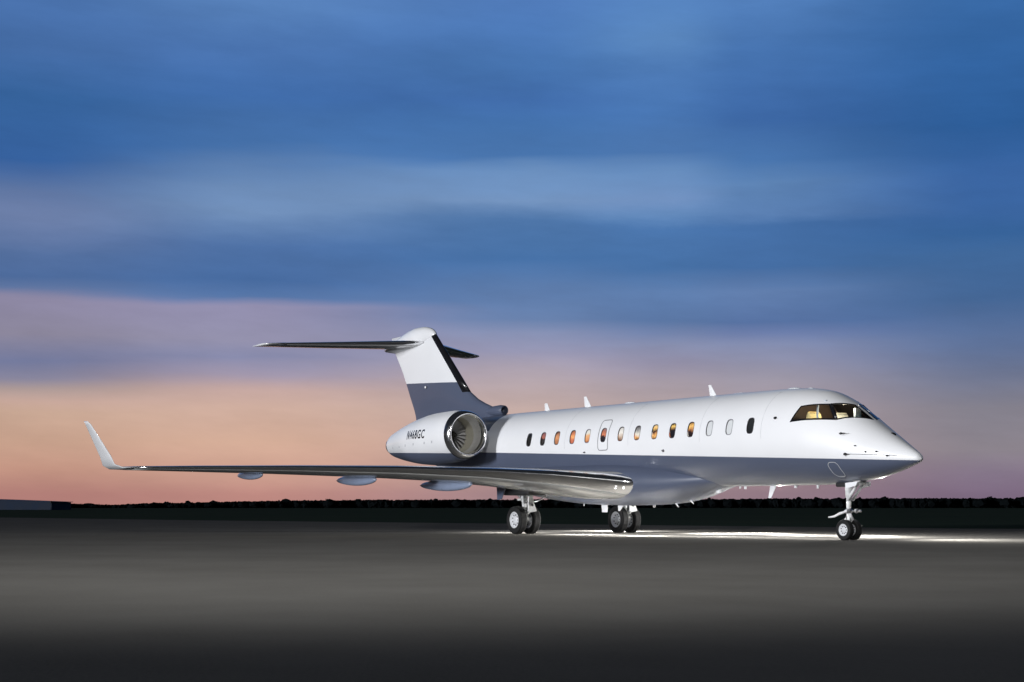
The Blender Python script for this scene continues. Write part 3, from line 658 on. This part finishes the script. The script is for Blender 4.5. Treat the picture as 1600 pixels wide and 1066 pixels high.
# bullet
BU = [(-24.55, .01, 7.45, 7.43), (-24.7, .10, 7.62, 7.34), (-25.0, .19, 7.76, 7.22), (-25.5, .27, 7.85, 7.12), (-26.0, .30, 7.86, 7.06), (-26.6, .29, 7.78, 7.02), (-27.2, .25, 7.64, 6.99), (-27.8, .19, 7.48, 6.99), (-28.3, .12, 7.36, 7.05), (-28.7, .04, 7.26, 7.12), (-28.8, .01, 7.21, 7.17)]
RS = []
for i in range(34):
    x_ = -24.55-4.25*i/33; w = herm(BU, 1, x_); a = herm(BU, 2, x_); b = herm(BU, 3, x_)
    RS.append([(x_, w*math.sin(2*math.pi*k/32), (a+b)/2+(a-b)/2*math.cos(2*math.pi*k/32)) for k in range(32)])
V, F = rings(RS); mk('tail_bullet', V, F, m_white, jet)
for s in (-1, 1):
    HS = [(.12, -25.2, -28.55, 7.22, .13), (1.2, -26.1, -29.0, 7.225, .115), (2.6, -27.35, -29.65, 7.235, .09), (3.9, -28.48, -30.25, 7.25, .065), (4.75, -29.22, -30.62, 7.26, .05), (4.92, -29.45, -30.68, 7.262, .045)]
    def hs(lo, hi, n):
        o = []
        for (a, b) in zip(HS, HS[1:]):
            for k in range(3): r = [p+(q-p)*k/3 for p, q in zip(a, b)]; o.append(section((r[1], s*r[0], r[3]), (r[2], s*r[0], r[3]-.01), r[4], r[4], (0, 0, 1), 0, n, lo, hi))
        return o
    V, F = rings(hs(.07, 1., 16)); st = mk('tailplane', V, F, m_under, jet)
    V, F = rings(hs(0., .07, 8)); mk('leading_edge', V, F, m_chrome, st)
    tip = [section((r[1], s*r[0], r[3]), (r[2], s*r[0], r[3]-.01), r[4], r[4], (0, 0, 1), 0, 12) for r in ((4.3, -28.83, -30.42, 7.2545, .066), HS[-2], HS[-1], (4.98, -29.6, -30.7, 7.262, .03))]
    V, F = rings([[tuple(Vector(p)+Vector((0, s*.002, 0))) for p in r] for r in tip]); mk('tip_fairing', V, F, m_white, st)

# ---- blade antennas
def blade(name, x_, z0, z1, c0, c1, sweep, m=None, w=.025, y_=0.):
    RS = [section((x_, y_, z0), (x_-c0, y_, z0), w, w, (0, 1, 0), 0, 8), section((x_-sweep, y_, z1), (x_-sweep-c1, y_, z1), w*.5, w*.5, (0, 1, 0), 0, 8)]
    V, F = rings(RS); return mk(name, V, F, m or m_white, jet, False)
blade('blade_antenna', -16.72, 4.10, 4.40, .34, .16, .20); blade('blade_antenna', -14.28, 4.10, 4.50, .40, .14, .32); blade('blade_antenna', -7.90, 4.08, 4.47, .34, .12, .30)
def dome(x_, z_, r): 
    bm = bmesh.new(); blob(bm, (x_, 0, z_), r); return mkbm('dome_antenna', bm, m_white, jet, True)
dome(-12.2, 4.13, (.28, .09, .06)); dome(-4.62, 4.115, (.26, .12, .055)); dome(-3.95, 4.095, (.10, .08, .03)); dome(-6.9, 4.13, (.35, .10, .03))
blade('belly_antenna', -5.38, 1.50, 1.12, .28, .12, .26); blade('belly_antenna', -7.72, 1.50, 1.28, .30, .2, .12, w=.05)
blade('belly_antenna', -6.66, 1.48, 1.38, .12, .1, .03); blade('belly_antenna', -6.9, 1.48, 1.40, .08, .06, .03); blade('belly_antenna', -4.55, 1.49, 1.39, .14, .1, .04, w=.05); blade('belly_antenna', -3.7, 1.49, 1.37, .10, .08, .02, w=.04)
blade('belly_antenna', -13.45, .97, .70, .34, .30, .0, w=.04); blade('belly_antenna', -12.55, .96, .74, .34, .1, .22, w=.03); blade('belly_antenna', -14.7, 1.03, .90, .12, .05, .05)
blade('belly_antenna', -9.9, 1.02, .86, .14, .04, -.12); blade('belly_antenna', -9.2, 1.10, .96, .14, .04, -.14)
bm = bmesh.new(); lathe(bm, [(0, .05), (.05, .045), (.09, .02)], (0, 0, 0), 'z', 16, True)
for v in bm.verts: v.co = Vector((-11.0+v.co.x, v.co.y, .93-v.co.z))
mkbm('beacon', bm, m_satin, jet, True)

# ---- wheels
def wheel(x_, y_, R_, w, out):
    """out: +1/-1 the side the visible rim faces"""
    bm = bmesh.new(); h = w/2; ri = R_*.58
    prof = [(-h*.78, ri), (-h*.95, ri*1.12), (-h, (ri+R_)/2), (-h*.93, R_*.93), (-h*.70, R_*.985), (-h*.34, R_), (-h*.30, R_*.985), (-h*.26, R_), (-h*.04, R_), (0, R_*.985), (h*.04, R_), (h*.26, R_), (h*.30, R_*.985), (h*.34, R_), (h*.70, R_*.985), (h*.93, R_*.93), (h, (ri+R_)/2), (h*.95, ri*1.12), (h*.78, ri)]
    lathe(bm, prof, (x_, y_, R_), 'y', 56)
    for v in bm.verts:
        if v.co.z < .012: v.co.z = .004
    wh = mkbm('wheel', bm, m_rubber, jet, True)
    bm = bmesh.new()
    for sg in (1, -1):
        lathe(bm, [(sg*h*.80, ri*1.02), (sg*h*.86, ri*.97), (sg*h*.80, ri*.90), (sg*h*.45, ri*.84), (sg*h*.36, ri*.74), (sg*h*.40, ri*.46), (sg*h*.62, ri*.40), (sg*h*.66, ri*.30), (sg*h*.66, ri*.02)], (x_, y_, R_), 'y', 40)
    n0 = len(bm.faces)
    for sg in (1, -1):
        for k in range(9):
            a_ = 2*math.pi*k/9; c_ = Vector((x_+math.cos(a_)*ri*.62, y_+sg*h*.38, R_+math.sin(a_)*ri*.62))
            tube(bm, [c_-Vector((0, .01*sg, 0)), c_+Vector((0, .02*sg, 0))], ri*.085, 8)
    bm.faces.ensure_lookup_table()
    for f in bm.faces[n0:]: f.material_index = 1
    mkbm('rim', bm, [m_rim, m_dark], wh, True)
    return wh

# main gear
for s in (-1, 1):
    gx, gy = -15.28, s*2.03; RW = .45
    bm = bmesh.new()
    tube(bm, [(gx+.05, gy, 1.75), (gx+.05, gy, 1.05)], [.12, .11], 20); tube(bm, [(gx+.05, gy, 1.1), (gx+.03, gy, .62)], .075, 20)
    tube(bm, [(gx, gy-.20, RW), (gx, gy+.20, RW)], .075, 16)
    gear = mkbm('main_gear', bm, m_gear, jet, True)
    bm = bmesh.new(); fx_ = gx+.40
    prism(bm, [(fx_-.03, gy-.03, 1.30), (fx_-.03, gy+.08, 1.30), (fx_, gy+.13, .98), (fx_+.02, gy+.22, .74), (fx_+.02, gy+.02, .70), (fx_+.02, gy-.10, .74), (fx_, gy-.09, .98)], (.05, 0, 0))
    mkbm('trailing_link', bm, m_gear, gear)
    bm = bmesh.new(); tube(bm, [(fx_+.0, gy+.05, .93), (fx_+.05, gy+.05, .93)], .045, 12); mkbm('link_pin', bm, m_dark, gear)
    bm = bmesh.new(); tube(bm, [(fx_-.03, gy+.02, 1.28), (gx+.05, gy, 1.30)], .05); tube(bm, [(fx_-.05, gy, .75), (gx, gy, .5)], .06); tube(bm, [(gx+.3, gy-.05, .55), (gx+.28, gy-.02, .42)], [.05, .03])
    tube(bm, [(gx+.12, gy-.3, 1.1), (gx+.15, gy-.1, 1.12), (gx+.14, gy+.02, 1.25)], .035); tube(bm, [(gx+.14, gy-.12, 1.22), (gx+.16, gy-.12, .95)], [.05, .04])
    mkbm('torque_link', bm, m_gear, gear, True)
    bm = bmesh.new(); tube(bm, [(gx+.05, gy, 1.2), (gx+.1, gy-s*.95, 1.55)], .045); tube(bm, [(gx-.1, gy, 1.15), (gx-1.1, gy, 1.6)], .04); tube(bm, [(gx+.1, gy, 1.0), (gx+.5, gy-s*.2, 1.05), (gx+.75, gy-s*.4, 1.22)], .022, 8)
    mkbm('side_brace', bm, m_satin, gear, True)
    bm = bmesh.new()
    for k in range(5):
        z_ = 1.35+.03*k; tube(bm, [(gx+.35-.2*k, gy-.35, 1.62), (gx+.3-.1*k, gy-.1, z_), (gx+.2, gy+.2, 1.5+.05*k), (gx+.6, gy-s*.7, 1.42)], .02, 6)
    mkbm('hydraulic_line', bm, m_satin, gear, True)
    bm = bmesh.new(); box(bm, (gx-.6, gy-.42, 1.24), (gx+.9, gy+.30, 1.55), .06); mkbm('wheel_bay', bm, m_dark, gear)
    bm = bmesh.new(); prism(bm, [(gx-.75, gy+s*.55, 1.50), (gx-.2, gy+s*.55, 1.52), (gx-.35, gy+s*.62, 1.12), (gx-.6, gy+s*.62, 1.10)], (0, .03, 0)); mkbm('gear_door', bm, m_grey, gear)
    bm = bmesh.new(); blob(bm, (gx+.18, gy-.35, 1.60), (.22, .10, .045), 2); tube(bm, [(gx+.55, gy-.1, 1.55), (gx+.5, gy+.03, 1.43), (gx+.62, gy+.16, 1.55)], .045, 8); mkbm('gear_fitting', bm, m_gear, gear, True)
    for q in (-.26, .26): wheel(gx, gy+q, RW, .27, s)

# nose gear
nx = -2.61; bm = bmesh.new()
tube(bm, [(nx+.03, 0, 1.62), (nx+.02, 0, 1.12)], [.11, .085], 20); tube(bm, [(nx+.02, 0, 1.15), (nx, 0, .78)], [.065, .06], 18); tube(bm, [(nx, 0, .82), (nx, 0, .28)], .042, 16); tube(bm, [(nx, -.16, .27), (nx, .16, .27)], .04, 12)
ng = mkbm('nose_gear', bm, m_gear, jet, True)
bm = bmesh.new(); tube(bm, [(nx+.06, .09, 1.05), (nx+.55, .1, 1.58)], .04); tube(bm, [(nx+.06, -.09, 1.05), (nx+.55, -.1, 1.58)], .04); tube(bm, [(nx+.5, -.12, 1.5), (nx+.5, .12, 1.5)], .05); tube(bm, [(nx+.1, 0, 1.55), (nx+.5, 0, 1.52)], .03); mkbm('drag_brace', bm, m_gear, ng, True)
bm = bmesh.new(); lathe(bm, [(.70, .05), (.71, .095), (.80, .10), (.83, .06)], (nx, 0, 0), 'z', 20, True); mkbm('steering_collar', bm, m_satin, ng, True)
bm = bmesh.new(); tube(bm, [(nx-.05, -.02, .76), (nx-.2, -.12, .70), (nx-.34, -.2, .62), (nx-.5, -.25, .60)], [.03, .035, .03, .018], 10); mkbm('tow_lever', bm, m_gear, ng, True)
bm = bmesh.new(); tube(bm, [(nx-.02, -.02, .70), (nx-.10, -.03, .55), (nx-.02, 0, .38)], .028, 8); tube(bm, [(nx+.06, 0, .7), (nx+.14, 0, .55), (nx+.03, 0, .4)], .028, 8); mkbm('torque_link', bm, m_gear, ng, True)
bm = bmesh.new(); tube(bm, [(nx+.05, -.2, .76), (nx+.05, .26, .76)], .025, 8); mkbm('lamp_bar', bm, m_gear, ng)
for yy, r_ in ((.20, .055), (-.14, .04), (.34, .035)):
    bm = bmesh.new(); tube(bm, [(nx+.0, yy, .765), (nx+.06, yy, .765), (nx+.11, yy, .765)], [r_*.5, r_, r_], 16)
    ml = mkbm('taxi_light', bm, m_gear, ng, True)
    bm = bmesh.new(); lathe(bm, [(0, r_*.9), (.012, r_*.6), (.016, .005)], (nx+.112, yy, .765), 'x', 16); mkbm('lens', bm, m_satin, ml, True)
for yy in (-.15, .15): wheel(nx, yy, .27, .17, -1)
bm = bmesh.new(); box(bm, (nx-.28, -.20, 1.40), (nx+.1, .20, 1.56), .04); mkbm('wheel_bay', bm, m_dark, ng)
for sg in (-1, 1):
    bm = bmesh.new(); prism(bm, [(nx+.15, sg*.24, 1.50), (nx+.6, sg*.22, 1.54), (nx+.55, sg*.27, 1.42), (nx+.2, sg*.29, 1.36)], (0, .02, 0)); mkbm('gear_door', bm, m_white, ng)
